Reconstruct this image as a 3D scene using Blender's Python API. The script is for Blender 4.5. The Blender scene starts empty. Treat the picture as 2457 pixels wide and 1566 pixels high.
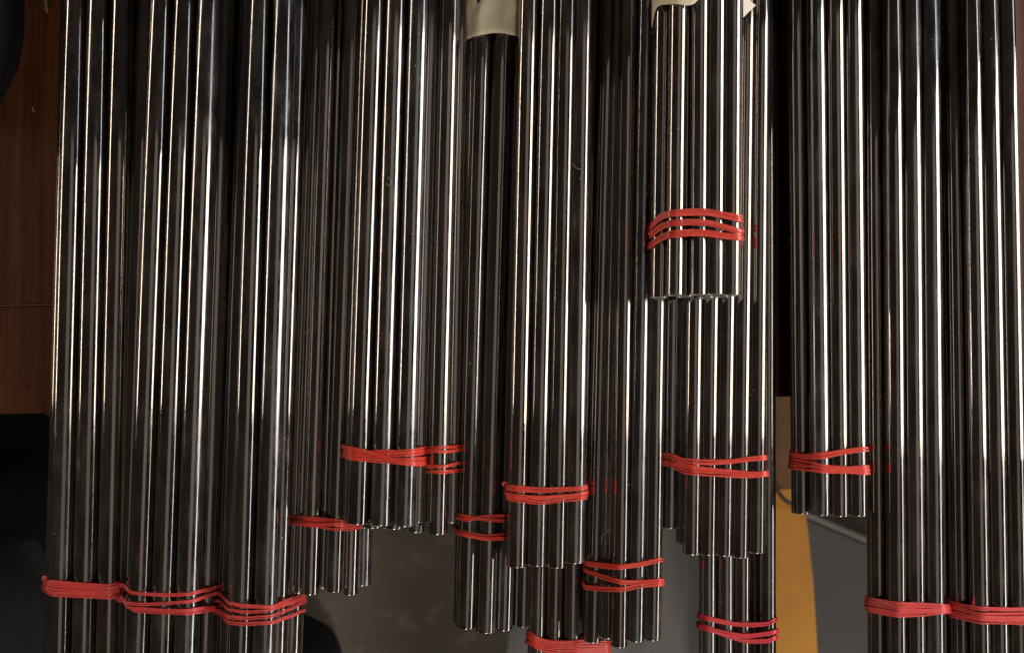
import bpy, bmesh, math, random
from mathutils import Vector, Matrix
random.seed(7)
C = bpy.context.scene.collection
SC = bpy.context.scene
# ------------------------------------------------------------------ camera
PITCH = math.radians(2.15)
ZREF, DIST, FPX = 0.032, 0.532, 2128.0
CAM = Vector((0.0, -math.tan(PITCH) * DIST, ZREF + DIST))
cd = bpy.data.cameras.new('camera'); cam = bpy.data.objects.new('camera', cd); C.objects.link(cam)
cam.location = CAM; cam.rotation_euler = (PITCH, 0, 0)
cd.sensor_width = 36.0; cd.lens = 36.0 * FPX / 2457.0; cd.clip_start = 0.01; cd.clip_end = 50
cd.dof.use_dof = True; cd.dof.focus_distance = DIST - 0.004; cd.dof.aperture_fstop = 8.5
SC.camera = cam
SC.view_settings.view_transform = 'Standard'; SC.view_settings.look = 'None'
SC.view_settings.exposure = 0.0; SC.view_settings.gamma = 1.0
# ------------------------------------------------------------------ room light
world = bpy.data.worlds.new('World'); SC.world = world; world.use_nodes = True
world.node_tree.nodes['Background'].inputs[0].default_value = (1.0, 0.82, 0.68, 1)
world.node_tree.nodes['Background'].inputs[1].default_value = 0.024

def area(name, loc, target, sx, sy, power, col):
    l = bpy.data.lights.new(name, 'AREA'); l.shape = 'RECTANGLE'; l.size = sx; l.size_y = sy
    l.energy = power; l.color = col
    o = bpy.data.objects.new(name, l); C.objects.link(o); o.location = loc
    d = (Vector(target) - Vector(loc)).normalized()
    # local x of the lamp runs along world y
    z = -d; x = Vector((0, 1, 0)); y = z.cross(x).normalized(); x = y.cross(z).normalized()
    o.matrix_world = Matrix.Translation(loc) @ Matrix((x, y, z)).transposed().to_4x4()
    return o
# white window on the right, low over the bench, its far dimmer end and the strip nearer the viewer
area('window_lamp', (0.85, 0.24, 0.36), (0, 0.24, 0.03), 0.76, 0.46, 6.0, (1.0, 0.95, 0.89))
area('window_lamp_far', (0.95, 1.17, 0.40), (0, 1.17, 0.03), 1.10, 0.17, 1.6, (0.86, 0.91, 1.0))
area('window_lamp_near', (0.85, -0.42, 0.34), (0, -0.42, 0.03), 0.56, 0.13, 0.85, (1.0, 0.98, 0.98))
area('window_lamp_rear', (0.95, -1.05, 0.38), (0, -1.05, 0.03), 0.84, 0.16, 3.2, (1.0, 0.98, 0.93))
# long warm lamp, low on the left
area('warm_lamp', (-1.10, 0.76, 0.26), (0, 0.76, 0.03), 1.68, 0.10, 4.6, (1.0, 0.84, 0.70))
# added fill light well behind the viewer, to brighten gap, bands and floor
area('fill_lamp', (0.25, -1.8, 1.5), (0.1, 0, 0), 0.4, 0.4, 18.0, (1.0, 0.90, 0.80))
# large dim ceiling panel
area('ceiling_lamp', (0.65, 0.25, 2.1), (0.1, 0.25, 0), 2.4, 1.1, 2.3, (1.0, 0.84, 0.72))

ROT = Matrix.Rotation(PITCH, 3, 'X')
def W(px, py, z):
    """point of the plane at height z seen at photo pixel (px, py)"""
    d = ROT @ Vector(((px - 1228.5) / FPX, -(py - 783.0) / FPX, -1.0))
    t = (z - CAM.z) / d.z
    return CAM + d * t
ROTI = ROT.transposed()
def P(v):
    c = ROTI @ (Vector(v) - CAM)
    return (1228.5 + FPX * c.x / -c.z, 783.0 - FPX * c.y / -c.z)
# ------------------------------------------------------------------ helpers
def tag(o, label=None, cat=None, group=None, kind=None):
    if label: o['label'] = label
    if cat: o['category'] = cat
    if group: o['group'] = group
    if kind: o['kind'] = kind
    return o
def link(name, me, mat=None, parent=None):
    o = bpy.data.objects.new(name, me); C.objects.link(o)
    if mat: me.materials.append(mat)
    if parent: o.parent = parent
    return o
def empty(name, loc=(0, 0, 0)):
    o = bpy.data.objects.new(name, None); C.objects.link(o); o.location = loc; o.empty_display_size = 0.01
    return o
def from_bm(bm, name, smooth=True):
    me = bpy.data.meshes.new(name); bm.normal_update(); bm.to_mesh(me); bm.free()
    if smooth:
        for p in me.polygons: p.use_smooth = True
    return me
# ------------------------------------------------------------------ materials
class NT:
    def __init__(s, name):
        s.m = bpy.data.materials.new(name); s.m.use_nodes = True
        s.t = s.m.node_tree; s.b = s.t.nodes['Principled BSDF']
    def n(s, typ, **kw):
        nd = s.t.nodes.new(typ)
        for k, v in kw.items(): setattr(nd, k, v)
        return nd
    def l(s, a, b): s.t.links.new(a, b)
    def coords(s, scale, kind='Object'):
        tc = s.n('ShaderNodeTexCoord'); mp = s.n('ShaderNodeMapping')
        mp.inputs['Scale'].default_value = scale; s.l(tc.outputs[kind], mp.inputs['Vector'])
        return mp
    def noise(s, scale, sc=1.0, detail=3.0, rough=0.55, kind='Object', rnd=None):
        mp = s.coords(scale, kind); nz = s.n('ShaderNodeTexNoise')
        nz.inputs['Scale'].default_value = sc; nz.inputs['Detail'].default_value = detail
        nz.inputs['Roughness'].default_value = rough
        if rnd is not None:
            cx = s.n('ShaderNodeCombineXYZ'); ml = s.n('ShaderNodeMath', operation='MULTIPLY'); ml.inputs[1].default_value = 37.0
            s.l(rnd, ml.inputs[0]); s.l(ml.outputs[0], cx.inputs[0]); s.l(ml.outputs[0], cx.inputs[1]); s.l(cx.outputs[0], mp.inputs['Location'])
        s.l(mp.outputs[0], nz.inputs['Vector']); return nz
    def ramp(s, src, stops):
        r = s.n('ShaderNodeValToRGB'); e = r.color_ramp.elements
        e[0].position, e[0].color = stops[0][0], stops[0][1]; e[1].position, e[1].color = stops[1][0], stops[1][1]
        for p_, c_ in stops[2:]:
            q = e.new(p_); q.color = c_
        s.l(src, r.inputs[0]); return r
    def rng(s, src, a, b, c, d):
        r = s.n('ShaderNodeMapRange'); 
        for i, v in enumerate((a, b, c, d)): r.inputs[i + 1].default_value = v
        s.l(src, r.inputs[0]); return r
    def mix(s, f, a, b):
        m = s.n('ShaderNodeMix', data_type='RGBA')
        s.l(f, m.inputs[0])
        for i, v in ((6, a), (7, b)):
            if isinstance(v, tuple): m.inputs[i].default_value = v
            else: s.l(v, m.inputs[i])
        return m
def g(v): return (v, v, v, 1)

def steel():
    k = NT('polished_steel'); oi = k.n('ShaderNodeObjectInfo'); rnd = oi.outputs['Random']
    streak = k.noise((520, 5, 520), detail=4, rnd=rnd)       # fine drawing lines along the tube
    smudge = k.noise((90, 30, 90), detail=4, rough=.65, rnd=rnd)
    big = k.noise((14, 5, 14), detail=2, rnd=rnd)
    grit = k.noise((900, 420, 900), detail=2, rnd=rnd)
    tint = k.ramp(rnd, [(0.0, (0.40, 0.35, 0.31, 1)), (1.0, (0.36, 0.36, 0.38, 1)), (0.35, (0.32, 0.30, 0.28, 1)), (0.7, (0.46, 0.42, 0.39, 1))])
    st = k.rng(streak.outputs[0], .35, .7, .75, 1.1)
    mul = k.n('ShaderNodeMix', data_type='RGBA', blend_type='MULTIPLY'); mul.inputs[0].default_value = 1
    k.l(tint.outputs[0], mul.inputs[6]); k.l(st.outputs[0], mul.inputs[7])
    k.l(mul.outputs[2], k.b.inputs['Base Color'])
    k.b.inputs['Metallic'].default_value = 1.0
    r1 = k.rng(smudge.outputs[0], .38, .72, .035, .17); r2 = k.rng(streak.outputs[0], .3, .7, 0.0, .05)
    rs = k.rng(rnd, 0, 1, .65, 1.7); rm = k.n('ShaderNodeMath', operation='MULTIPLY'); k.l(r1.outputs[0], rm.inputs[0]); k.l(rs.outputs[0], rm.inputs[1])
    ad = k.n('ShaderNodeMath', operation='ADD'); k.l(rm.outputs[0], ad.inputs[0]); k.l(r2.outputs[0], ad.inputs[1])
    k.l(ad.outputs[0], k.b.inputs['Roughness'])
    # relief: waviness along the tube and fine lines
    b0 = k.n('ShaderNodeBump'); b0.inputs['Strength'].default_value = .10; b0.inputs['Distance'].default_value = .0006
    k.l(big.outputs[0], b0.inputs['Height'])
    b1 = k.n('ShaderNodeBump'); b1.inputs['Strength'].default_value = .05; b1.inputs['Distance'].default_value = .0003
    k.l(streak.outputs[0], b1.inputs['Height']); k.l(b0.outputs[0], b1.inputs['Normal'])
    b2 = k.n('ShaderNodeBump'); b2.inputs['Strength'].default_value = .14; b2.inputs['Distance'].default_value = .0001
    k.l(grit.outputs[0], b2.inputs['Height']); k.l(b1.outputs[0], b2.inputs['Normal'])
    rag = k.noise((260, 120, 260), detail=4, rough=.7, rnd=rnd)
    b3 = k.n('ShaderNodeBump'); b3.inputs['Strength'].default_value = .07; b3.inputs['Distance'].default_value = .0003
    k.l(rag.outputs[0], b3.inputs['Height']); k.l(b2.outputs[0], b3.inputs['Normal']); k.l(b3.outputs[0], k.b.inputs['Normal'])
    # thin film of dust and oil with scattered specks
    vo = k.n('ShaderNodeTexVoronoi'); vo.inputs['Scale'].default_value = 130; vo.inputs['Randomness'].default_value = 1
    mp = k.coords((1, .7, 1)); k.l(mp.outputs[0], vo.inputs['Vector'])
    sp = k.rng(vo.outputs['Distance'], .03, .055, 1, 0)
    pick = k.n('ShaderNodeMath', operation='GREATER_THAN'); pick.inputs[1].default_value = .80
    sx = k.n('ShaderNodeSeparateColor'); k.l(vo.outputs['Color'], sx.inputs[0]); k.l(sx.outputs[0], pick.inputs[0])
    spk = k.n('ShaderNodeMath', operation='MULTIPLY'); k.l(sp.outputs[0], spk.inputs[0]); k.l(pick.outputs[0], spk.inputs[1])
    film = k.rng(smudge.outputs[0], .42, .80, .008, .09)
    mx = k.n('ShaderNodeMath', operation='MAXIMUM'); k.l(spk.outputs[0], mx.inputs[0]); k.l(film.outputs[0], mx.inputs[1])
    dif = k.n('ShaderNodeBsdfDiffuse'); dif.inputs[0].default_value = (.46, .41, .37, 1)
    ms = k.n('ShaderNodeMixShader'); k.l(mx.outputs[0], ms.inputs[0]); k.l(k.b.outputs[0], ms.inputs[1]); k.l(dif.outputs[0], ms.inputs[2])
    k.l(ms.outputs[0], k.t.nodes['Material Output'].inputs[0])
    return k.m
def rim():
    k = NT('cut_steel'); k.b.inputs['Base Color'].default_value = (.55, .54, .52, 1); k.b.inputs['Metallic'].default_value = 1
    nz = k.noise((1500, 1500, 1500)); r = k.rng(nz.outputs[0], .3, .7, .25, .5); k.l(r.outputs[0], k.b.inputs['Roughness']); return k.m
def rubber(name='red_rubber', lo=(.74, .040, .022, 1), hi=(.90, .10, .060, 1), al=(.84, .075, .045, 1)):
    k = NT(name); nz = k.noise((260, 420, 260), detail=5, rough=.65)
    oi = k.n('ShaderNodeObjectInfo')
    c = k.ramp(nz.outputs[0], [(.3, lo), (.75, hi)])
    c2 = k.mix(oi.outputs['Random'], c.outputs[0], al); k.l(c2.outputs[2], k.b.inputs['Base Color'])
    k.b.inputs['Roughness'].default_value = .38; k.b.inputs['Coat Weight'].default_value = .6; k.b.inputs['Coat Roughness'].default_value = .22
    k.b.inputs['Subsurface Weight'].default_value = .25; k.b.inputs['Subsurface Radius'].default_value = (.003, .0006, .0004)
    b = k.n('ShaderNodeBump'); b.inputs['Strength'].default_value = .5; b.inputs['Distance'].default_value = .0003
    k.l(nz.outputs[0], b.inputs['Height']); k.l(b.outputs[0], k.b.inputs['Normal']); return k.m
def paper():
    k = NT('cream_paper'); nz = k.noise((60, 60, 60), detail=6, rough=.6)
    c = k.ramp(nz.outputs[0], [(.3, (.70, .60, .41, 1)), (.7, (.82, .72, .52, 1))]); k.l(c.outputs[0], k.b.inputs['Base Color'])
    k.b.inputs['Roughness'].default_value = .6
    b = k.n('ShaderNodeBump'); b.inputs['Strength'].default_value = .35; b.inputs['Distance'].default_value = .002
    n2 = k.noise((45, 18, 45), detail=3); k.l(n2.outputs[0], b.inputs['Height']); k.l(b.outputs[0], k.b.inputs['Normal']); return k.m
def wood():
    k = NT('brown_wood'); a = k.noise((55, 3.0, 20), detail=8, rough=.65); f = k.noise((260, 9, 60), detail=5)
    c = k.ramp(a.outputs[0], [(.28, (.030, .009, .005, 1)), (.72, (.135, .049, .018, 1)), (.5, (.078, .026, .010, 1))])
    d = k.rng(f.outputs[0], .3, .7, .72, 1.15)
    m = k.n('ShaderNodeMix', data_type='RGBA', blend_type='MULTIPLY'); m.inputs[0].default_value = 1
    k.l(c.outputs[0], m.inputs[6]); k.l(d.outputs[0], m.inputs[7]); k.l(m.outputs[2], k.b.inputs['Base Color'])
    r = k.rng(a.outputs[0], .3, .7, .42, .6); k.l(r.outputs[0], k.b.inputs['Roughness']); k.b.inputs['Specular IOR Level'].default_value = .2
    b = k.n('ShaderNodeBump'); b.inputs['Strength'].default_value = .25; b.inputs['Distance'].default_value = .001
    k.l(f.outputs[0], b.inputs['Height']); k.l(b.outputs[0], k.b.inputs['Normal']); return k.m
def concrete():
    k = NT('stained_concrete'); a = k.noise((3, 3, 3), detail=6, rough=.55); s = k.noise((24, 24, 24), detail=4, rough=.7)
    c = k.ramp(a.outputs[0], [(.3, (.060, .049, .039, 1)), (.72, (.20, .165, .118, 1)), (.5, (.118, .098, .075, 1))])
    sp = k.rng(s.outputs[0], .55, .70, 0, .4)
    m = k.mix(sp.outputs[0], c.outputs[0], (.28, .24, .18, 1)); k.l(m.outputs[2], k.b.inputs['Base Color'])
    k.b.inputs['Roughness'].default_value = .8; return k.m
def simple(name, c0, c1, scale, rough, metal=0.0, bump=0.0, bs=None, sheen=0.0):
    k = NT(name); a = k.noise(scale, detail=5); c = k.ramp(a.outputs[0], [(.3, (*c0, 1)), (.7, (*c1, 1))])
    k.l(c.outputs[0], k.b.inputs['Base Color']); k.b.inputs['Roughness'].default_value = rough; k.b.inputs['Metallic'].default_value = metal
    if sheen: k.b.inputs['Sheen Weight'].default_value = sheen
    if bump:
        b = k.n('ShaderNodeBump'); b.inputs['Strength'].default_value = bump; b.inputs['Distance'].default_value = .002
        n2 = k.noise(bs or scale, detail=4); k.l(n2.outputs[0], b.inputs['Height']); k.l(b.outputs[0], k.b.inputs['Normal'])
    return k.m
M_STEEL, M_RIM, M_RUB, M_PAPER, M_WOOD, M_CONC = steel(), rim(), rubber(), paper(), wood(), concrete()
# ------------------------------------------------------------------ the setting
M_RUB_PINK = rubber('coral_rubber', (.70, .050, .050, 1), (.88, .13, .11, 1), (.80, .08, .07, 1))
M_RUB_CRIM = rubber('crimson_rubber', (.66, .022, .030, 1), (.82, .07, .075, 1), (.72, .035, .045, 1))
BAND_MAT = {'A': M_RUB_PINK, 'B': M_RUB_PINK, 'C': M_RUB_PINK, 'N': M_RUB_PINK, 'O': M_RUB_PINK, 'L': M_RUB_CRIM}
FLOOR_Z = -0.75
def box_mesh(name, x0, x1, y0, y1, z0, z1, bev=.0):
    bm = bmesh.new(); bmesh.ops.create_cube(bm, size=1)
    for v in bm.verts:
        v.co = Vector(((x0 + x1) / 2 + v.co.x * (x1 - x0), (y0 + y1) / 2 + v.co.y * (y1 - y0), (z0 + z1) / 2 + v.co.z * (z1 - z0)))
    if bev: bmesh.ops.bevel(bm, geom=bm.edges[:], offset=bev, segments=2, affect='EDGES', profile=.6)
    return from_bm(bm, name, False)
fl = link('floor', box_mesh('floor', -3, 3, -3, 3, FLOOR_Z - .05, FLOOR_Z), M_CONC); tag(fl, kind='structure')

tb = empty('wooden_bench', (0, .1, 0))
tag(tb, 'dark brown varnished wooden bench top that the steel tubes lie across', 'workbench')
ye_l, ye_r = W(60, 992, 0).y, W(1880, 951, 0).y
ys = W(60, 732, 0).y
def slab(name, pts, z0, z1, mat, parent, bev=.0006):
    bm = bmesh.new(); vs = [bm.verts.new((x, y, z1)) for x, y in pts]; f = bm.faces.new(vs)
    r = bmesh.ops.extrude_face_region(bm, geom=[f])
    for e in r['geom']:
        if isinstance(e, bmesh.types.BMVert): e.co.z = z0
    bmesh.ops.recalc_face_normals(bm, faces=bm.faces[:])
    if bev: bmesh.ops.bevel(bm, geom=bm.edges[:], offset=bev, segments=2, affect='EDGES')
    return link(name, from_bm(bm, name, False), mat, parent)
sl = (ye_r - ye_l) / (W(1880, 951, 0).x - W(60, 992, 0).x)
def edge_y(x, off=0): return ye_l + sl * (x - W(60, 992, 0).x) + off
bd = slab('board', [(-.9, edge_y(-.9) - .1), (.9, edge_y(.9) - .1), (.9, edge_y(.9, ys - ye_l - .0004) - .1), (-.9, edge_y(-.9, ys - ye_l - .0004) - .1)], -.03, 0, M_WOOD, tb)
bd = slab('board', [(-.9, edge_y(-.9, ys - ye_l + .0002) - .1), (.9, edge_y(.9, ys - ye_l + .0002) - .1), (.9, .7), (-.9, .7)], -.03, .0004, M_WOOD, tb)
M_CHIP = simple('pale_splinter', (.30, .17, .09), (.42, .26, .15), (300, 300, 300), .7)
def flake(px, py, lx, ly, rz, name='bench_fleck', z=.0005, h=.0004):
    bm = bmesh.new(); bmesh.ops.create_uvsphere(bm, u_segments=12, v_segments=6, radius=1)
    for v in bm.verts:
        v.co = Vector((v.co.x * lx, v.co.y * ly, v.co.z * h)); v.co.x *= 1 + .2 * math.sin(9 * v.co.y / ly)
    o = link(name, from_bm(bm, name), M_CHIP); p = W(px, py, z); o.location = p; o.rotation_euler.z = rz; return o
tag(flake(79, 262, .0006, .0022, .4), 'small pale oval wood chip lying alone on the dark bench', 'wood chip')
# pale scratch line along the joint of the two boards
xs_ = [-.9 + i * .06 for i in range(31)]
bm = bmesh.new(); ring = []
for x in xs_:
    y = edge_y(x, ys - ye_l) - .1 * 0; w = .00028 + .00016 * math.sin(x * 300) * math.sin(x * 77)
    ring.append([bm.verts.new((x, y - w, .0002)), bm.verts.new((x, y, .0009)), bm.verts.new((x, y + w, .0002))])
for a_, b_ in zip(ring, ring[1:]):
    for k_ in (0, 1): bm.faces.new((a_[k_], b_[k_], b_[k_ + 1], a_[k_ + 1]))
jl = link('joint_line', from_bm(bm, 'joint_line'), simple('worn_edge', (.30, .13, .045), (.42, .19, .07), (300, 300, 300), .6), tb); jl.location = -tb.location
M_HOLE = simple('dark_hole', (.004, .003, .002), (.008, .005, .004), (90, 90, 90), .9)
ho = flake(63, 925, .0009, .0006, .3, 'bench_fleck'); ho.data.materials.clear(); ho.data.materials.append(M_HOLE); tag(ho, 'tiny dark hole in the bench near its front edge', 'wood chip')  # flat dark flake added in place of a hole, its shade in the colour
# a small brass coil screw on the bench, top left
M_BRASS = simple('dull_brass', (.30, .19, .09), (.42, .28, .13), (200, 200, 200), .4, .8)
def small_screw():
    bm = bmesh.new(); p = W(110, -2, .003); q = W(113, 33, .002); ax = (q - p); L = ax.length; n = 110; seg = 10; rings = []
    R = Vector((0, 0, 1)).cross(ax.normalized()).normalized(); U = Vector((0, 0, 1))
    for i in range(n):
        t = i / (n - 1); r = (.0017 + .0005 * math.sin(t * 6 * 2 * math.pi)) * (1 if t < .75 else max(.05, (1 - t) / .25))
        c = p + ax * t; rings.append([bm.verts.new(c + R * r * math.cos(a) + U * r * math.sin(a)) for a in [2 * math.pi * k / seg for k in range(seg)]])
    for a, b in zip(rings, rings[1:]):
        for k in range(seg): bm.faces.new((a[k], a[(k + 1) % seg], b[(k + 1) % seg], b[k]))
    bm.faces.new(rings[-1]); bm.faces.new(rings[0][::-1])
    return tag(link('wood_screw', from_bm(bm, 'wood_screw'), M_BRASS), 'small dull brass screw lying on the bench near the first bundle', 'screw')
small_screw()

def pix_poly(pts, z): return [(W(x, y, z).x, W(x, y, z).y) for x, y in pts]
def cloth_blob(name, pts, z0, z1, mat, label, cat, wob=.15, seed=1, dome=1.0):
    """rounded body: outline (pixels at height z0), domed up to z1, with folds"""
    rnd = random.Random(seed); o2 = [W(x, y, z0) for x, y in pts]
    # Catmull smoothing of the outline
    out = []; n = len(o2)
    for i in range(n):
        a, b, c, d = o2[i - 1], o2[i], o2[(i + 1) % n], o2[(i + 2) % n]
        for s in range(8):
            t = s / 8; out.append(.5 * ((2 * b) + (c - a) * t + (2 * a - 5 * b + 4 * c - d) * t * t + (3 * b - a - 3 * c + d) * t ** 3))
    cx = sum((v for v in out), Vector()) / len(out); bm = bmesh.new(); rings = []; K = 14
    for k in range(K + 1):
        f = math.cos(k / K * math.pi / 2) if k < K else 0.0; h = math.sin(k / K * math.pi / 2) ** dome
        ring = []
        for j, v in enumerate(out):
            w = 1 + wob * .25 * math.sin(j * .35 + k * .5 + seed) * (k / K)
            p = cx + (v - cx) * f * (w if k else 1); p.z = z0 + (z1 - z0) * h + (z1 - z0) * wob * .35 * math.sin(j * .5 + k * .7 + seed) * (k / K) * (1 - k / K)
            ring.append(p)
        rings.append(ring)
    R = [[bm.verts.new(p) for p in r] for r in rings[:-1]]; top = bm.verts.new((cx.x, cx.y, z1)); m = len(out)
    for a, b in zip(R, R[1:]):
        for j in range(m): bm.faces.new((a[j], a[(j + 1) % m], b[(j + 1) % m], b[j]))
    for j in range(m): bm.faces.new((R[-1][j], R[-1][(j + 1) % m], top))
    low = [bm.verts.new((v.co.x, v.co.y, z0 - .04)) for v in R[0]]
    for j in range(m): bm.faces.new((low[j], low[(j + 1) % m], R[0][(j + 1) % m], R[0][j]))
    bm.faces.new(low[::-1]); bmesh.ops.recalc_face_normals(bm, faces=bm.faces[:])
    return tag(link(name, from_bm(bm, name), mat), label, cat)
M_NAVY = simple('navy_cloth', (.0045, .0058, .013), (.0085, .011, .022), (30, 30, 30), .95, bump=.5, bs=(400, 400, 400))
M_CHAR = simple('charcoal_cloth', (.016, .016, .019), (.030, .030, .033), (40, 40, 40), .95, bump=.6, bs=(500, 500, 500), sheen=.1)
M_BLK = simple('black_fabric', (.0025, .0022, .002), (.006, .005, .005), (40, 40, 40), .9, bump=.3)
M_GREYP = simple('dark_grey_plastic', (.016, .015, .018), (.026, .024, .028), (20, 20, 20), .6)
cloth_blob('navy_jacket', [(-260, 960), (-60, 985), (34, 990), (80, 1003), (130, 1030), (240, 1090), (260, 1200), (180, 1330), (100, 1430), (20, 1480), (-200, 1500), (-380, 1300)], -.42, -.20, M_NAVY,
           'navy black cloth bundled below the bench beside the first bundle of tubes', 'jacket', .25, 3)
cloth_blob('charcoal_blanket', [(-220, 1330), (-60, 1290), (10, 1302), (48, 1352), (78, 1420), (98, 1510), (112, 1620), (80, 1800), (-100, 1850), (-300, 1600)], -.19, -.10, M_CHAR,
           'rounded charcoal grey cloth heap below the bench at the lower corner', 'cloth', .15, 5)
cloth_blob('black_bag', [(-160, -260), (0, -240), (48, -120), (52, 20), (50, 90), (36, 160), (10, 215), (-14, 260), (-60, 300), (-200, 200)], .004, .040, M_BLK,
           'black soft bag lying on the bench beside the brass screw', 'bag', .1, 2, .8)
cloth_blob('black_pouch', [(600, 1590), (640, 1520), (700, 1492), (745, 1505), (782, 1530), (806, 1580), (815, 1660), (760, 1760), (640, 1740)], FLOOR_Z + .041, FLOOR_Z + .12, M_BLK,
           'black rounded bag on the brown concrete floor below the tubes', 'bag', .05, 8)

M_MUST = simple('mustard_paint', (.46, .18, .008), (.66, .29, .020), (9, 9, 9), .6, bump=.12, bs=(22, 12, 22))
M_MUSTB = simple('tan_cardboard', (.12, .060, .024), (.18, .092, .036), (12, 12, 12), .8)
M_GP = simple('grey_sheet_metal', (.060, .059, .058), (.165, .16, .152), (22, 2.5, 6), .34, .25, bump=.15, bs=(20, 3, 10))  # blurred reflections painted into the colour as lengthwise streaks
M_CASE = simple('dark_grey_case', (.046, .039, .036), (.066, .056, .051), (8, 8, 8), .55)
M_LIP = simple('pale_case_lip', (.13, .118, .10), (.17, .152, .13), (30, 30, 30), .5)
M_CAB = simple('black_cable', (.03, .022, .016), (.045, .034, .024), (50, 50, 50), .6)
def sheet(name, pts, z, th, mat, label, cat, amp=0.0, parent=None):
    """flat sheet with thickness; outline given at its own height"""
    pl = pix_poly(pts, z)
    o = slab(name, pl, z - th, z, mat, parent, .002)
    if label: tag(o, label, cat)
    return o
o = sheet('metal_sheet', [(1236, 1300), (1750, 700), (1890, 1000), (1885, 1750), (1200, 1750)], -.56, .03, M_GP,
          'smooth grey metal sheet lying under the tube ends near the floor', 'metal sheet')
mus = sheet('mustard_panel', [(1800, 1150), (1800, 1720), (1980, 1760), (1963, 1566), (1953, 1400), (1940, 1270), (1925, 1180), (1925, 1150)], -.48, .02, M_MUST,
            'mustard yellow panel with a curved side seen between two tube bundles', 'panel')
sheet('cardboard_sheet', [(1790, 820), (2200, 860), (2200, 1170), (1960, 1172), (1790, 1176)], -.465, .006, M_MUSTB,
      'tan brown cardboard sheet just past the bench edge, crossed by a cable', 'cardboard')
# cable over the yellow panel
def tube_path(name, pts, r, mat, seg=12):
    bm = bmesh.new(); rings = []; n = len(pts)
    for i, p in enumerate(pts):
        t = (pts[min(i + 1, n - 1)] - pts[max(i - 1, 0)]).normalized(); u = Vector((0, 0, 1)); v = t.cross(u).normalized(); u = v.cross(t)
        rings.append([bm.verts.new(p + (v * math.cos(a) + u * math.sin(a)) * r) for a in [2 * math.pi * k / seg for k in range(seg)]])
    for a, b in zip(rings, rings[1:]):
        for k in range(seg): bm.faces.new((a[k], a[(k + 1) % seg], b[(k + 1) % seg], b[k]))
    bm.faces.new(rings[0][::-1]); bm.faces.new(rings[-1]); bmesh.ops.recalc_face_normals(bm, faces=bm.faces[:])
    return from_bm(bm, name)
def spline(pts, m=10):
    out = []
    for i in range(len(pts) - 1):
        a, b, c, d = pts[max(i - 1, 0)], pts[i], pts[i + 1], pts[min(i + 2, len(pts) - 1)]
        for s in range(m):
            t = s / m; out.append(.5 * ((2 * b) + (c - a) * t + (2 * a - 5 * b + 4 * c - d) * t * t + (3 * b - a - 3 * c + d) * t ** 3))
    return out + [pts[-1]]
cp = spline([W(x, y, -.455) for x, y in [(1800, 1120), (1850, 1150), (1868, 1180), (1885, 1200), (1905, 1208), (1945, 1214), (2010, 1225)]])
tag(link('power_cable', tube_path('power_cable', cp, .0024, M_CAB), M_CAB), 'dark thin cable curving across the yellow panel', 'cable')
cs = empty('grey_case', W(2010, 1400, -.5)); tag(cs, 'dark grey case with a pale slanted lip below the shorter bundle', 'case')
def part(name, pts, z, th, mat, par):
    o = sheet(name, pts, z, th, mat, None, None, parent=None); o.parent = par; o.matrix_parent_inverse = Matrix.Translation(-par.location); return o
part('case_body', [(1890, 1232), (1926, 1240), (2120, 1322), (2300, 1400), (2300, 1760), (1890, 1760)], -.52, .20, M_CASE, cs)
part('lip', [(1915, 1222), (1926, 1222), (2120, 1305), (2300, 1384), (2300, 1398), (2120, 1320), (1926, 1238), (1915, 1236)], -.515, .03, M_LIP, cs)

# ------------------------------------------------------------------ tubes
PXM = DIST / FPX
def tube_mesh(name, R, L, th=.0010, seg=56):
    """hollow tube along local +Y from 0 (the near, cut end) to L, with chamfered rim"""
    bm = bmesh.new(); c = .00030
    prof = [(R, L), (R, L * .5), (R, c + .0003), (R, c), (R - c, 0), (R - th + c, 0), (R - th, c), (R - th, c + .0003), (R - th, L)]
    rings = [[bm.verts.new((r * math.cos(a), y, r * math.sin(a))) for a in [2 * math.pi * k / seg for k in range(seg)]] for r, y in prof]
    for i, (a, b) in enumerate(zip(rings, rings[1:])):
        for k in range(seg):
            f = bm.faces.new((a[k], b[k], b[(k + 1) % seg], a[(k + 1) % seg])); f.smooth = True
            if 3 <= i <= 5: f.material_index = 1; f.smooth = False
    a, b = rings[-1], rings[0]
    for k in range(seg): bm.faces.new((a[k], b[k], b[(k + 1) % seg], a[(k + 1) % seg]))
    bmesh.ops.recalc_face_normals(bm, faces=bm.faces[:]); me = bpy.data.meshes.new(name); bm.to_mesh(me); bm.free()
    me.materials.append(M_STEEL); me.materials.append(M_RIM); return me
TUBES = {}
YT = .42
def steel_tube(bundle, xa, xb, z, d, yend, label, group):
    """axis through pixels (xa, 0) and (xb, 1400) at height z; cut at pixel row yend"""
    a, b = W(xa + random.uniform(-1.6, 1.6), 0, z), W(xb + random.uniform(-.9, .9), 1400, z); dv = (b - a).normalized()
    def at_y(y): return a + dv * ((y - a.y) / dv.y)
    y1 = W(xb, yend, z + d / 2 * .6).y; p, q = at_y(y1), at_y(YT)
    o = link('steel_tube', tube_mesh('steel_tube', d / 2, (q - p).length))
    yv = (q - p).normalized(); xv = yv.cross(Vector((0, 0, 1))).normalized(); zv = xv.cross(yv)
    rot = Matrix((xv, yv, zv)).transposed().to_4x4() @ Matrix.Rotation(random.uniform(0, 6.28), 4, 'Y')
    o.matrix_world = Matrix.Translation(p) @ rot
    tag(o, label, 'steel tube', group)
    TUBES.setdefault(bundle, []).append((a, dv, d / 2)); return o
def hull2(pts):
    pts = sorted(set(pts))
    def half(ps):
        h = []
        for p in ps:
            while len(h) > 1 and (h[-1][0] - h[-2][0]) * (p[1] - h[-2][1]) - (h[-1][1] - h[-2][1]) * (p[0] - h[-2][0]) <= 0: h.pop()
            h.append(p)
        return h
    a, b = half(pts), half(pts[::-1]); return a[:-1] + b[:-1]
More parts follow.
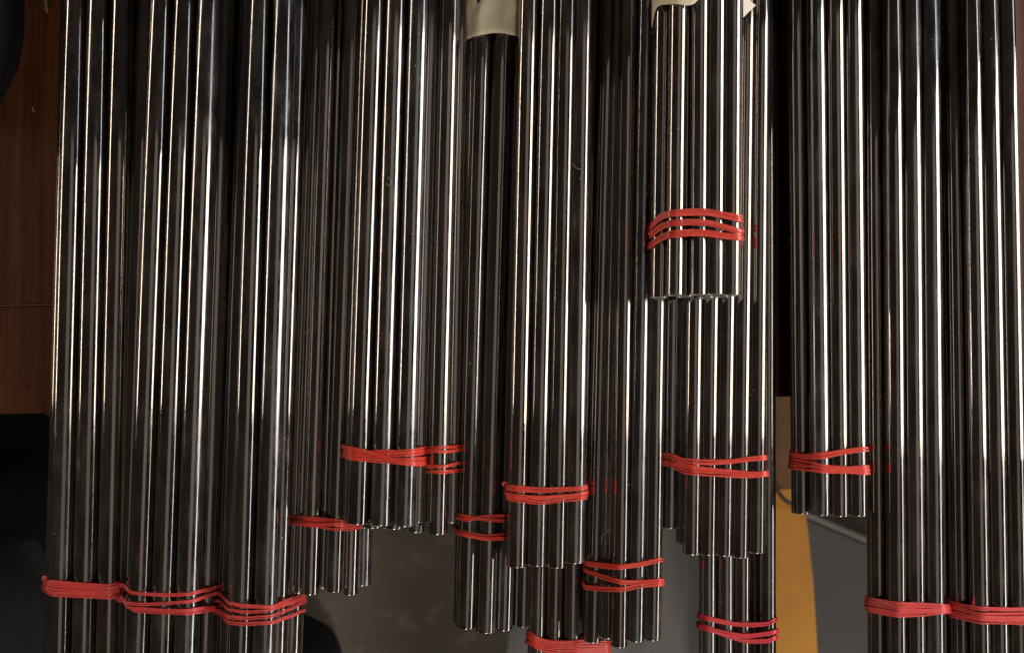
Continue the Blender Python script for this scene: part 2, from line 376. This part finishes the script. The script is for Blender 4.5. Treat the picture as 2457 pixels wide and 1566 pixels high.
def section(bundle, y, off, only=None):
    """convex outline round the bundle's tubes at world y, grown by off; resampled evenly"""
    ts = TUBES[bundle] if only is None else [TUBES[bundle][i] for i in only]
    pts = []
    for a, dv, r in ts:
        c = a + dv * ((y - a.y) / dv.y)
        for k in range(48):
            t = 2 * math.pi * k / 48; pts.append((round(c.x + (r + off) * math.cos(t), 7), round(c.z + (r + off) * math.sin(t), 7)))
    h = hull2(pts); out = []; N = len(h)
    for i in range(N):
        p, q = h[i], h[(i + 1) % N]; L = math.dist(p, q); m = max(1, int(L / .0016))
        for s in range(m): out.append((p[0] + (q[0] - p[0]) * s / m, p[1] + (q[1] - p[1]) * s / m))
    return out        # counter-clockwise in (x, z)
def interp(keys, x):
    if x <= keys[0][0]: return keys[0][1]
    for (x0, y0), (x1, y1) in zip(keys, keys[1:]):
        if x <= x1:
            t = (x - x0) / (x1 - x0); t = t * t * (3 - 2 * t) * .35 + t * .65; return y0 + (y1 - y0) * t
    return keys[-1][1]
def strand(bundle, keys, idx, par, width=.00095, thick=.00052, only=None):
    xm = sum(k[0] for k in keys) / len(keys); ym = sum(k[1] for k in keys) / len(keys)
    yw = W(xm, ym, .03).y; off = thick + .00008 + (idx // 2 % 3) * .00036 + (idx % 2) * .00012
    sec = section(bundle, yw, off, only); n = len(sec)
    # smooth outline a little
    xs = [p[0] for p in sec]; i_l, i_r = xs.index(min(xs)), xs.index(max(xs))
    # ccw: right -> top -> left -> bottom
    top = []; i = i_r
    while i != i_l: top.append(sec[i]); i = (i + 1) % n
    top.append(sec[i_l]); bot = []; i = (i_l + 1) % n
    while i != i_r: bot.append(sec[i]); i = (i + 1) % n
    path = []
    for x, z in top:
        px = P((x, yw, z))[0]; path.append(Vector((x, W(px, interp(keys, px), z).y, z)))
    yl, yr = path[-1].y, path[0].y
    for k, (x, z) in enumerate(bot):
        t = (k + 1) / (len(bot) + 1); path.append(Vector((x, yl + (yr - yl) * t + .002 * math.sin(math.pi * t), z)))
    # relax
    for _ in range(2):
        path = [Vector((p.x, (path[i - 1].y + 2 * p.y + path[(i + 1) % len(path)].y) / 4, p.z)) for i, p in enumerate(path)]
    bm = bmesh.new(); seg = 12; rings = []; m = len(path); rr = random.Random(idx * 13 + len(keys)); ph = rr.uniform(0, 6)
    for i, p in enumerate(path):
        t = (path[(i + 1) % m] - path[i - 1]).normalized(); out = Vector((t.z, 0, -t.x)).normalized(); side = t.cross(out).normalized()
        w = width * (1 + .28 * math.sin(i * .11 + ph) + .10 * math.sin(i * .37 + ph * 2)); h = thick * (1 - .18 * math.sin(i * .11 + ph))
        ring = []
        for k in range(seg):
            a = 2 * math.pi * k / seg; ca, sa = math.cos(a), math.sin(a)
            grv = 1 - .5 * math.exp(-(ca / .28) ** 2)          # shallow groove along the flat
            ring.append(bm.verts.new(p + side * w * math.copysign(abs(ca) ** .75, ca) + out * h * math.copysign(abs(sa) ** .75, sa) * grv))
        rings.append(ring)
    for i in range(m):
        a, b = rings[i], rings[(i + 1) % m]
        for k in range(seg): bm.faces.new((a[k], a[(k + 1) % seg], b[(k + 1) % seg], b[k]))
    bmesh.ops.recalc_face_normals(bm, faces=bm.faces[:])
    return link('strand', from_bm(bm, 'strand'), BAND_MAT.get(bundle, M_RUB), par)
BANDS = {}
def band(bundle, label, strands, only=None, **kw):
    t = empty('rubber_band'); tag(t, label, 'rubber band', 'red rubber bands round the tube bundles'); BANDS[bundle] = t
    w = kw.pop('width', .00095); rr = random.Random(len(label))
    for i, ks in enumerate(strands):
        for h, sg in enumerate((-1, 1)):
            dpx = w / .00025 * .52; k2 = [(x, y + sg * dpx * (1 + rr.uniform(-.35, .45))) for x, y in ks]
            strand(bundle, k2, i * 2 + h, t, only=only, width=w * .50, **kw)
    return t
ORD = ['first', 'second', 'third', 'fourth', 'fifth']
mm = .001
def off(st, dy, x_only=None): return [(x, y + dy) for x, y in st]
G = {}
def tubes(key, desc, d, rows):
    """rows: list of (row phrase, z, [(x0, x1400, yend), ...])"""
    for rn, z, ts in rows:
        for i, (a, b, ye) in enumerate(ts):
            if rn is None: continue
            pos = rn if len(ts) == 1 else f'{ORD[i]} from left {rn}'
            steel_tube(key, a, b, z, d, ye, f'steel tube {pos} {desc}', 'steel tubes ' + desc)
LONG = 2300
tubes('A', 'in the leftmost bundle', 14.2*mm, [
    ('on top,', 31*mm, [(184.5, 148, LONG), (240, 206, LONG), (297, 264, LONG)]),
    ('in lower row,', 18.7*mm, [(176, 140, LONG), (233, 199, LONG), (290, 257, LONG)])])
tubes('B', 'in the second bundle from left', 14.2*mm, [
    ('on top,', 38*mm, [(388, 337, LONG), (446, 394, LONG), (503, 453, LONG)]),
    ('in lower row,', 25.7*mm, [(354, 308, LONG), (430, 383, LONG), (487, 440, LONG), (541, 497, LONG)])])
tubes('C', 'in the third bundle from left', 14.2*mm, [
    ('on top,', 38*mm, [(624, 581, LONG), (682, 639, LONG)]),
    ('in lower row,', 25.7*mm, [(601, 552, LONG), (657, 612, LONG), (716, 668, LONG)]),
    ('low at right,', 15.5*mm, [(752, 703, LONG)])])
tubes('D', 'in the bundle ending above bare floor', 11.6*mm, [
    ('on top,', 27*mm, [(789, 744, 1425), (846, 801, 1419)]),
    ('in lower row,', 17*mm, [(764, 717, 1421), (815, 774, 1410), (881, 839, 1426)]),
    ('low at right,', 9*mm, [(905, 868, 1404)])])
tubes('E', 'in the bundle with wide crossed band', 13.2*mm, [
    ('on top,', 40*mm, [(899, 853, 1257), (952, 909, 1260), (1006, 967, 1262)]),
    ('in lower row,', 28.6*mm, [(888, 842, 1250), (930, 889, 1266), (980, 940, 1268), (1034, 999, 1252)]),
    ('deepest, poking out', 17.5*mm, [(1030, 993, 1276)])])
tubes('F', 'in the narrow two-tube bundle', 12.6*mm, [
    ('on top,', 33*mm, [(1081, 1046, 1281)]),
    ('lower and shaded,', 21.5*mm, [(1108, 1080, 1253)])])
tubes('G', 'in the paper-wrapped centre bundle', 11.9*mm, [
    ('on top,', 27*mm, [(1160, 1121, 1507), (1207, 1168, 1517)]),
    ('in lower row,', 19.5*mm, [(1142, 1113, 1495), (1249, 1211, 1511)]),
    ('low at right,', 15*mm, [(1289, 1254, 1502)])])
tubes('H', 'in the centre bundle right of the paper', 12.2*mm, [
    ('on top,', 38*mm, [(1269, 1238, 1360), (1317, 1287, 1357), (1361, 1334, 1361), (1401, 1378, 1350)]),
    ('in lower row,', 27.5*mm, [(1296, 1265, 1340), (1342, 1311, 1340), (1386, 1357, 1345)])])
tubes('P', 'in the low bundle at bottom centre', 10.6*mm, [
    ('on top,', 17*mm, [(1316, 1289, LONG), (1354, 1331, LONG), (1394, 1373, LONG)]),
    ('in lower row,', 8*mm, [(1341, 1316, LONG), (1384, 1359, LONG), (1430, 1402, LONG), (1466, 1441, LONG)])])
tubes('I', 'in the bundle with wide V band', 10.6*mm, [
    ('on top,', 33*mm, [(1508, 1487, 1551), (1549, 1527, 1538), (1589, 1567, 1535)]),
    ('in lower row,', 24*mm, [(1458, 1424, 1540), (1485, 1459, 1530), (1528, 1507, 1530), (1568, 1545, 1530)])])
tubes('L', 'in the low bundle beside yellow panel', 10.6*mm, [
    ('on top,', 17*mm, [(1700, 1697, LONG), (1741, 1739, LONG), (1783, 1780, LONG), (1842, 1841, LONG)]),
    ('in lower row,', 7.5*mm, [(1722, 1719, LONG), (1764, 1760, LONG), (1814, 1812, LONG)])])
tubes('K', 'in the bundle under the short one', 10.4*mm, [
    ('on top,', 37*mm, [(1675, 1658, 1330), (1714, 1697, 1331), (1753, 1735, 1333), (1790, 1773, 1337), (1827, 1814, 1326)]),
    ('in lower row,', 28*mm, [(1620, 1606, 1267), (1657, 1641, 1305)])])
tubes('J', 'in the short bundle lying highest', 10.6*mm, [
    ('on top,', 57*mm, [(1627, 1611, 708), (1678, 1670, 707), (1718, 1711, 706), (1757, 1750, 708)]),
    ('in lower row,', 47.8*mm, [(1592, 1572, 714), (1650, 1636, 712), (1698, 1688, 714), (1736, 1728, 712)])])
tubes('M', 'in the bundle over the grey case', 11.2*mm, [
    ('on top,', 33*mm, [(1956, 1971, 1236), (2003, 2016, 1238), (2048, 2060, 1237)]),
    ('in lower row,', 23.5*mm, [(1910, 1924, 1232), (1975, 1990, 1230), (2018, 2032, 1232)])])
tubes('N', 'in the second bundle from right', 11.2*mm, [
    ('on top,', 33*mm, [(2141, 2151, LONG), (2185, 2196, LONG), (2230, 2241, LONG)]),
    ('in lower row,', 23.5*mm, [(2093, 2104, LONG), (2160, 2172, LONG), (2206, 2217, LONG)])])
steel_tube('N', 2251, 2262, 12*mm, 11.2*mm, LONG, 'steel tube deepest, in shade between the two rightmost bundles', 'steel tubes in the second bundle from right')
tubes('O', 'in the rightmost bundle', 11.2*mm, [
    ('on top,', 33*mm, [(2329, 2349, LONG), (2373, 2395, LONG), (2417, 2440, LONG)]),
    ('in lower row,', 23.5*mm, [(2283, 2302, LONG), (2348, 2370, LONG), (2390, 2414, LONG)])])

# ------------------------------------------------------------------ rubber bands
band('A', 'red rubber band of four tight turns round the leftmost bundle', [
    [(104, 1388), (115, 1396), (150, 1399), (200, 1402), (260, 1405), (297, 1395)],
    [(106, 1400), (130, 1409), (200, 1412), (255, 1413), (297, 1403)],
    [(106, 1408), (125, 1417), (200, 1421), (260, 1422), (296, 1414)],
    [(108, 1414), (125, 1426), (170, 1428), (220, 1430), (265, 1432), (295, 1425)]], width=.0012)
band('B', 'red rubber band in two spread pairs round the second bundle from left', [
    [(297, 1403), (312, 1420), (340, 1423), (400, 1426), (450, 1424), (490, 1416), (526, 1406)],
    [(294, 1432), (305, 1446), (340, 1449), (400, 1446), (450, 1443), (526, 1420)],
    [(294, 1436), (305, 1456), (330, 1459), (400, 1463), (450, 1464), (490, 1458), (523, 1456)],
    [(295, 1440), (320, 1465), (400, 1469), (450, 1470), (490, 1464), (523, 1461)]])
band('C', 'red rubber band sagging in four turns round the third bundle from left', [
    [(525, 1421), (550, 1446), (591, 1453), (649, 1455), (699, 1437), (729, 1427)],
    [(525, 1440), (550, 1462), (591, 1467), (640, 1465), (700, 1445), (728, 1434)],
    [(524, 1462), (550, 1480), (591, 1483), (650, 1478), (700, 1458), (728, 1442)],
    [(524, 1468), (550, 1493), (591, 1496), (650, 1493), (700, 1476), (727, 1463)]])
band('D', 'bright red rubber band round the bundle whose ends meet the bare floor', [
    [(685, 1230), (703, 1240), (755, 1243), (814, 1248), (888, 1262)],
    [(685, 1250), (705, 1256), (760, 1262), (800, 1269), (840, 1268), (893, 1257)],
    [(703, 1252), (760, 1258), (810, 1255), (850, 1262), (888, 1262)],
    [(703, 1245), (760, 1249), (830, 1261), (890, 1260)]])
band('E', 'wide red rubber band with crossing turns on the bundle left of centre', [
    [(814, 1080), (835, 1089), (870, 1086), (910, 1083), (960, 1083), (1000, 1080), (1037, 1073)],
    [(814, 1085), (840, 1098), (880, 1103), (930, 1106), (980, 1112), (1036, 1107)],
    [(814, 1068), (840, 1075), (880, 1083), (920, 1094), (960, 1108), (1000, 1113), (1036, 1111)],
    [(814, 1074), (850, 1084), (900, 1091), (950, 1090), (1000, 1087), (1036, 1081)],
    [(815, 1090), (860, 1096), (920, 1099), (980, 1102), (1036, 1098)]], width=.0012)
band('F', 'red rubber band in two separate pairs round the narrow two-tube bundle', [
    [(1037, 1074), (1060, 1072), (1085, 1073), (1106, 1068)], [(1037, 1081), (1065, 1083), (1090, 1081), (1107, 1076)],
    [(1034, 1118), (1060, 1119), (1080, 1116), (1103, 1109)], [(1034, 1130), (1060, 1132), (1080, 1131), (1104, 1128)]])
band('G', 'red rubber band in two separate loops round the paper-wrapped bundle', [
    [(1093, 1234), (1110, 1238), (1140, 1243), (1170, 1238), (1213, 1236)], [(1093, 1240), (1120, 1247), (1145, 1243), (1180, 1248), (1214, 1250)],
    [(1091, 1262), (1097, 1278), (1130, 1286), (1170, 1292), (1213, 1290)], [(1091, 1264), (1097, 1274), (1130, 1281), (1170, 1285), (1213, 1282)]])
band('H', 'red rubber band with five turns and a knotted end on the centre bundle', [
    [(1208, 1161), (1220, 1167), (1300, 1173), (1380, 1170), (1424, 1163)], [(1208, 1168), (1240, 1176), (1300, 1179), (1370, 1175), (1424, 1168)],
    [(1208, 1180), (1230, 1187), (1300, 1193), (1370, 1189), (1424, 1178)], [(1210, 1190), (1230, 1199), (1297, 1207), (1360, 1199), (1424, 1191)],
    [(1209, 1184), (1250, 1193), (1300, 1201), (1360, 1193), (1424, 1185)]])
band('I', 'red rubber band splitting into a wide V right of the centre bundle', [
    [(1398, 1345), (1412, 1351), (1440, 1355), (1490, 1360), (1530, 1354), (1592, 1342)],
    [(1394, 1358), (1410, 1370), (1450, 1384), (1495, 1396), (1540, 1398), (1590, 1393)],
    [(1394, 1392), (1405, 1409), (1440, 1413), (1495, 1413), (1540, 1402), (1590, 1398)]], width=.0014)
J1 = [(1560, 541), (1585, 514), (1610, 506), (1660, 503), (1700, 503), (1740, 512), (1783, 521)]
J2 = [(1560, 560), (1585, 538), (1610, 531), (1660, 528), (1700, 530), (1740, 541), (1781, 553)]
J3 = [(1558, 585), (1585, 566), (1610, 557), (1660, 553), (1700, 555), (1740, 562), (1780, 565)]
band('J', 'red rubber band of many parallel turns round the short highest bundle', [off(J1, 1), off(J1, 9), off(J2, 1), off(J2, 8), off(J3, 1), off(J3, 8)], width=.0010)
band('K', 'bright red rubber band in two bars on the bundle under the short one', [
    [(1592, 1092), (1615, 1094), (1634, 1105), (1700, 1108), (1750, 1106), (1800, 1100), (1838, 1097)],
    [(1592, 1107), (1627, 1113), (1650, 1120), (1700, 1126), (1750, 1131), (1800, 1135), (1838, 1134)],
    [(1600, 1112), (1629, 1124), (1640, 1132), (1700, 1136), (1760, 1139), (1800, 1141), (1838, 1137)]], width=.0014)
band('L', 'crimson rubber band round the long low bundle beside the yellow panel', [
    [(1677, 1477), (1710, 1485), (1760, 1496), (1800, 1498), (1840, 1496), (1866, 1484)],
    [(1677, 1503), (1710, 1513), (1760, 1530), (1790, 1538), (1840, 1537), (1862, 1528)],
    [(1677, 1500), (1740, 1518), (1790, 1525), (1830, 1521), (1866, 1514)]], width=.0012)
band('M', 'bright red rubber band forming a sideways V on the shorter bundle', [
    [(1896, 1090), (1930, 1095), (1980, 1092), (2030, 1083), (2080, 1077), (2095, 1073)],
    [(1896, 1104), (1940, 1111), (1980, 1120), (2030, 1125), (2080, 1123), (2095, 1122)],
    [(1896, 1118), (1940, 1123), (1990, 1127), (2040, 1129), (2085, 1131)]], width=.0016)
band('N', 'wide coral red rubber band round the second bundle from the right', [
    [(2075, 1434), (2110, 1441), (2150, 1450), (2200, 1451), (2268, 1454)], [(2076, 1443), (2150, 1457), (2210, 1458), (2269, 1459)],
    [(2077, 1451), (2150, 1465), (2210, 1464), (2268, 1463)], [(2078, 1459), (2130, 1471), (2160, 1473), (2210, 1472), (2264, 1467)]], width=.0014)
band('O', 'coral red rubber band with dark gaps round the rightmost bundle', [
    [(2266, 1438), (2300, 1451), (2350, 1460), (2410, 1461), (2480, 1459)], [(2267, 1449), (2310, 1462), (2350, 1473), (2410, 1475), (2480, 1473)],
    [(2267, 1460), (2300, 1472), (2350, 1482), (2410, 1486), (2480, 1484)], [(2266, 1470), (2300, 1479), (2350, 1490), (2410, 1492), (2480, 1495)]], width=.0012)
band('P', 'red rubber band round the low bundle cut off by the lower frame edge', [
    [(1266, 1516), (1290, 1533), (1320, 1541), (1360, 1542), (1400, 1536), (1440, 1540)], [(1266, 1525), (1290, 1545), (1340, 1552), (1400, 1550), (1457, 1551)],
    [(1266, 1538), (1300, 1557), (1350, 1562), (1400, 1560), (1455, 1560)], [(1266, 1520), (1300, 1538), (1360, 1548), (1400, 1544), (1440, 1546)]], width=.0012)

def loose_end(px, py, z, label_parent, turns=((0, 0), (-5, -3), (-3, -8), (3, -7), (4, -2))):
    pts = spline([W(px + dx, py + dy, z + i * .0008) for i, (dx, dy) in enumerate(turns)], 6)
    link('loose_end', tube_path('loose_end', pts, .0007, M_RUB_PINK, 8), M_RUB_PINK, label_parent)
for key_, (px_, py_, z_) in {'A': (108, 1391, .026), 'H': (1212, 1165, .036), 'D': (690, 1232, .02)}.items():
    loose_end(px_, py_, z_, BANDS[key_])
# fibres of lint on the tubes
M_LINT = simple('pale_lint', (.35, .30, .24), (.48, .42, .35), (200, 200, 200), .8)
for pts_, z_, lb_ in (([(1372, 392), (1384, 404), (1398, 408), (1394, 424), (1390, 432)], .0455, 'pale curled lint fibre on a tube of the centre bundle'),
                      ([(930, 424), (938, 434), (935, 446), (926, 440)], .0482, 'thin looped lint fibre on the bundle with the wide crossed band'),
                      ([(1442, 1300), (1446, 1282), (1462, 1272), (1482, 1266)], .031, 'pale curved hair lying on the bundle with the wide V band')):
    cu = spline([W(x_, y_, z_) for x_, y_ in pts_], 8)
    tag(link('lint_fibre', tube_path('lint_fibre', cu, .00011, M_LINT, 6), M_LINT), lb_, 'lint')
# ------------------------------------------------------------------ paper
def wrap(bundle, edge, y_top, label, only=None, grow=.0009, seed=3):
    """paper sleeve round the tubes; edge: keys (px, py) of its near edge on the top side"""
    ym = sum(k[1] for k in edge) / len(edge); xm = sum(k[0] for k in edge) / len(edge); yw = W(xm, ym, .03).y
    n_r = 70; bm = bmesh.new(); rr = random.Random(seed); rings = []
    base = section(bundle, yw, grow, only); n = len(base)
    ts = TUBES[bundle] if only is None else [TUBES[bundle][i] for i in only]; a0, dv0, _ = ts[0]; sx = dv0.x / dv0.y
    cx = sum(p[0] for p in base) / n; cz = sum(p[1] for p in base) / n
    for layer in (0, 1):
        for r in range(n_r + 1):
            t = r / n_r; ring = []
            for i, (x, z) in enumerate(base):
                px = P((x, yw, z))[0]; y0 = W(px, interp(edge, px), z).y if z > cz - .004 else yw
                y = y0 + (y_top - y0) * t
                o_ = Vector((x - cx, 0, z - cz)).normalized(); cr = .0011 * (math.sin(i * .42 + y * 110 + seed) * math.sin(y * 60 + i * .11)) + .0007 * math.sin(i * .19 - y * 170) + .0013 * abs(math.sin(i * .23 + y * 300)) * (1 if x > cx + .006 else .2)
                gr = (cr * min(1, t * 9 + .15)) + (0 if layer else .00016)
                ring.append(bm.verts.new((x + o_.x * gr + (y - yw) * sx, y, z + o_.z * gr)))
            rings.append(ring)
    A, B = rings[:n_r + 1], rings[n_r + 1:]
    for R_, fl_ in ((A, 0), (B, 1)):
        for a, b in zip(R_, R_[1:]):
            for k in range(n):
                q = (a[k], a[(k + 1) % n], b[(k + 1) % n], b[k]); bm.faces.new(q if not fl_ else q[::-1])
    for a, b in ((A[0], B[0]), (A[-1], B[-1])):
        for k in range(n): bm.faces.new((a[k], b[k], b[(k + 1) % n], a[(k + 1) % n]))
    bmesh.ops.recalc_face_normals(bm, faces=bm.faces[:])
    return tag(link('paper_wrapper', from_bm(bm, 'paper_wrapper'), M_PAPER), label, 'paper')
wrap('G', [(1125, 94), (1135, 89), (1160, 84), (1185, 80), (1210, 81), (1235, 86), (1245, 90)], .40,
     'cream paper sleeve wrapped round the centre bundle with a creased right side', only=[0, 1, 2, 3])
wrap('J', [(1560, 84), (1566, 70), (1572, 30), (1576, 17), (1590, 12), (1620, 10), (1650, 14), (1664, 12), (1672, 4), (1690, -20), (1760, -40), (1790, -40)], .40,
     'torn cream paper sleeve round the short highest bundle, pointed scrap hanging', grow=.0011, seed=9)
# loose paper corner
def paper_corner():
    pts = [(1770, -80), (1784, -30), (1783.5, 20), (1783.5, 43), (1797, 29), (1814, 13), (1803, 6), (1799, -3), (1797, -80)]
    bm = bmesh.new(); z0 = .049
    top = [bm.verts.new(W(x, y, z0 + .010 * (1 - (x - 1770) / 44))) for x, y in pts]; f = bm.faces.new(top)
    r = bmesh.ops.extrude_face_region(bm, geom=[f])
    for e in r['geom']:
        if isinstance(e, bmesh.types.BMVert): e.co.z -= .00018
    bmesh.ops.recalc_face_normals(bm, faces=bm.faces[:])
    M = simple('pinkish_paper', (.78, .66, .57), (.85, .73, .64), (60, 60, 60), .7)
    return tag(link('paper_scrap', from_bm(bm, 'paper_scrap', False), M), 'small pale pink pointed paper scrap beside the short highest bundle', 'paper')
paper_corner()
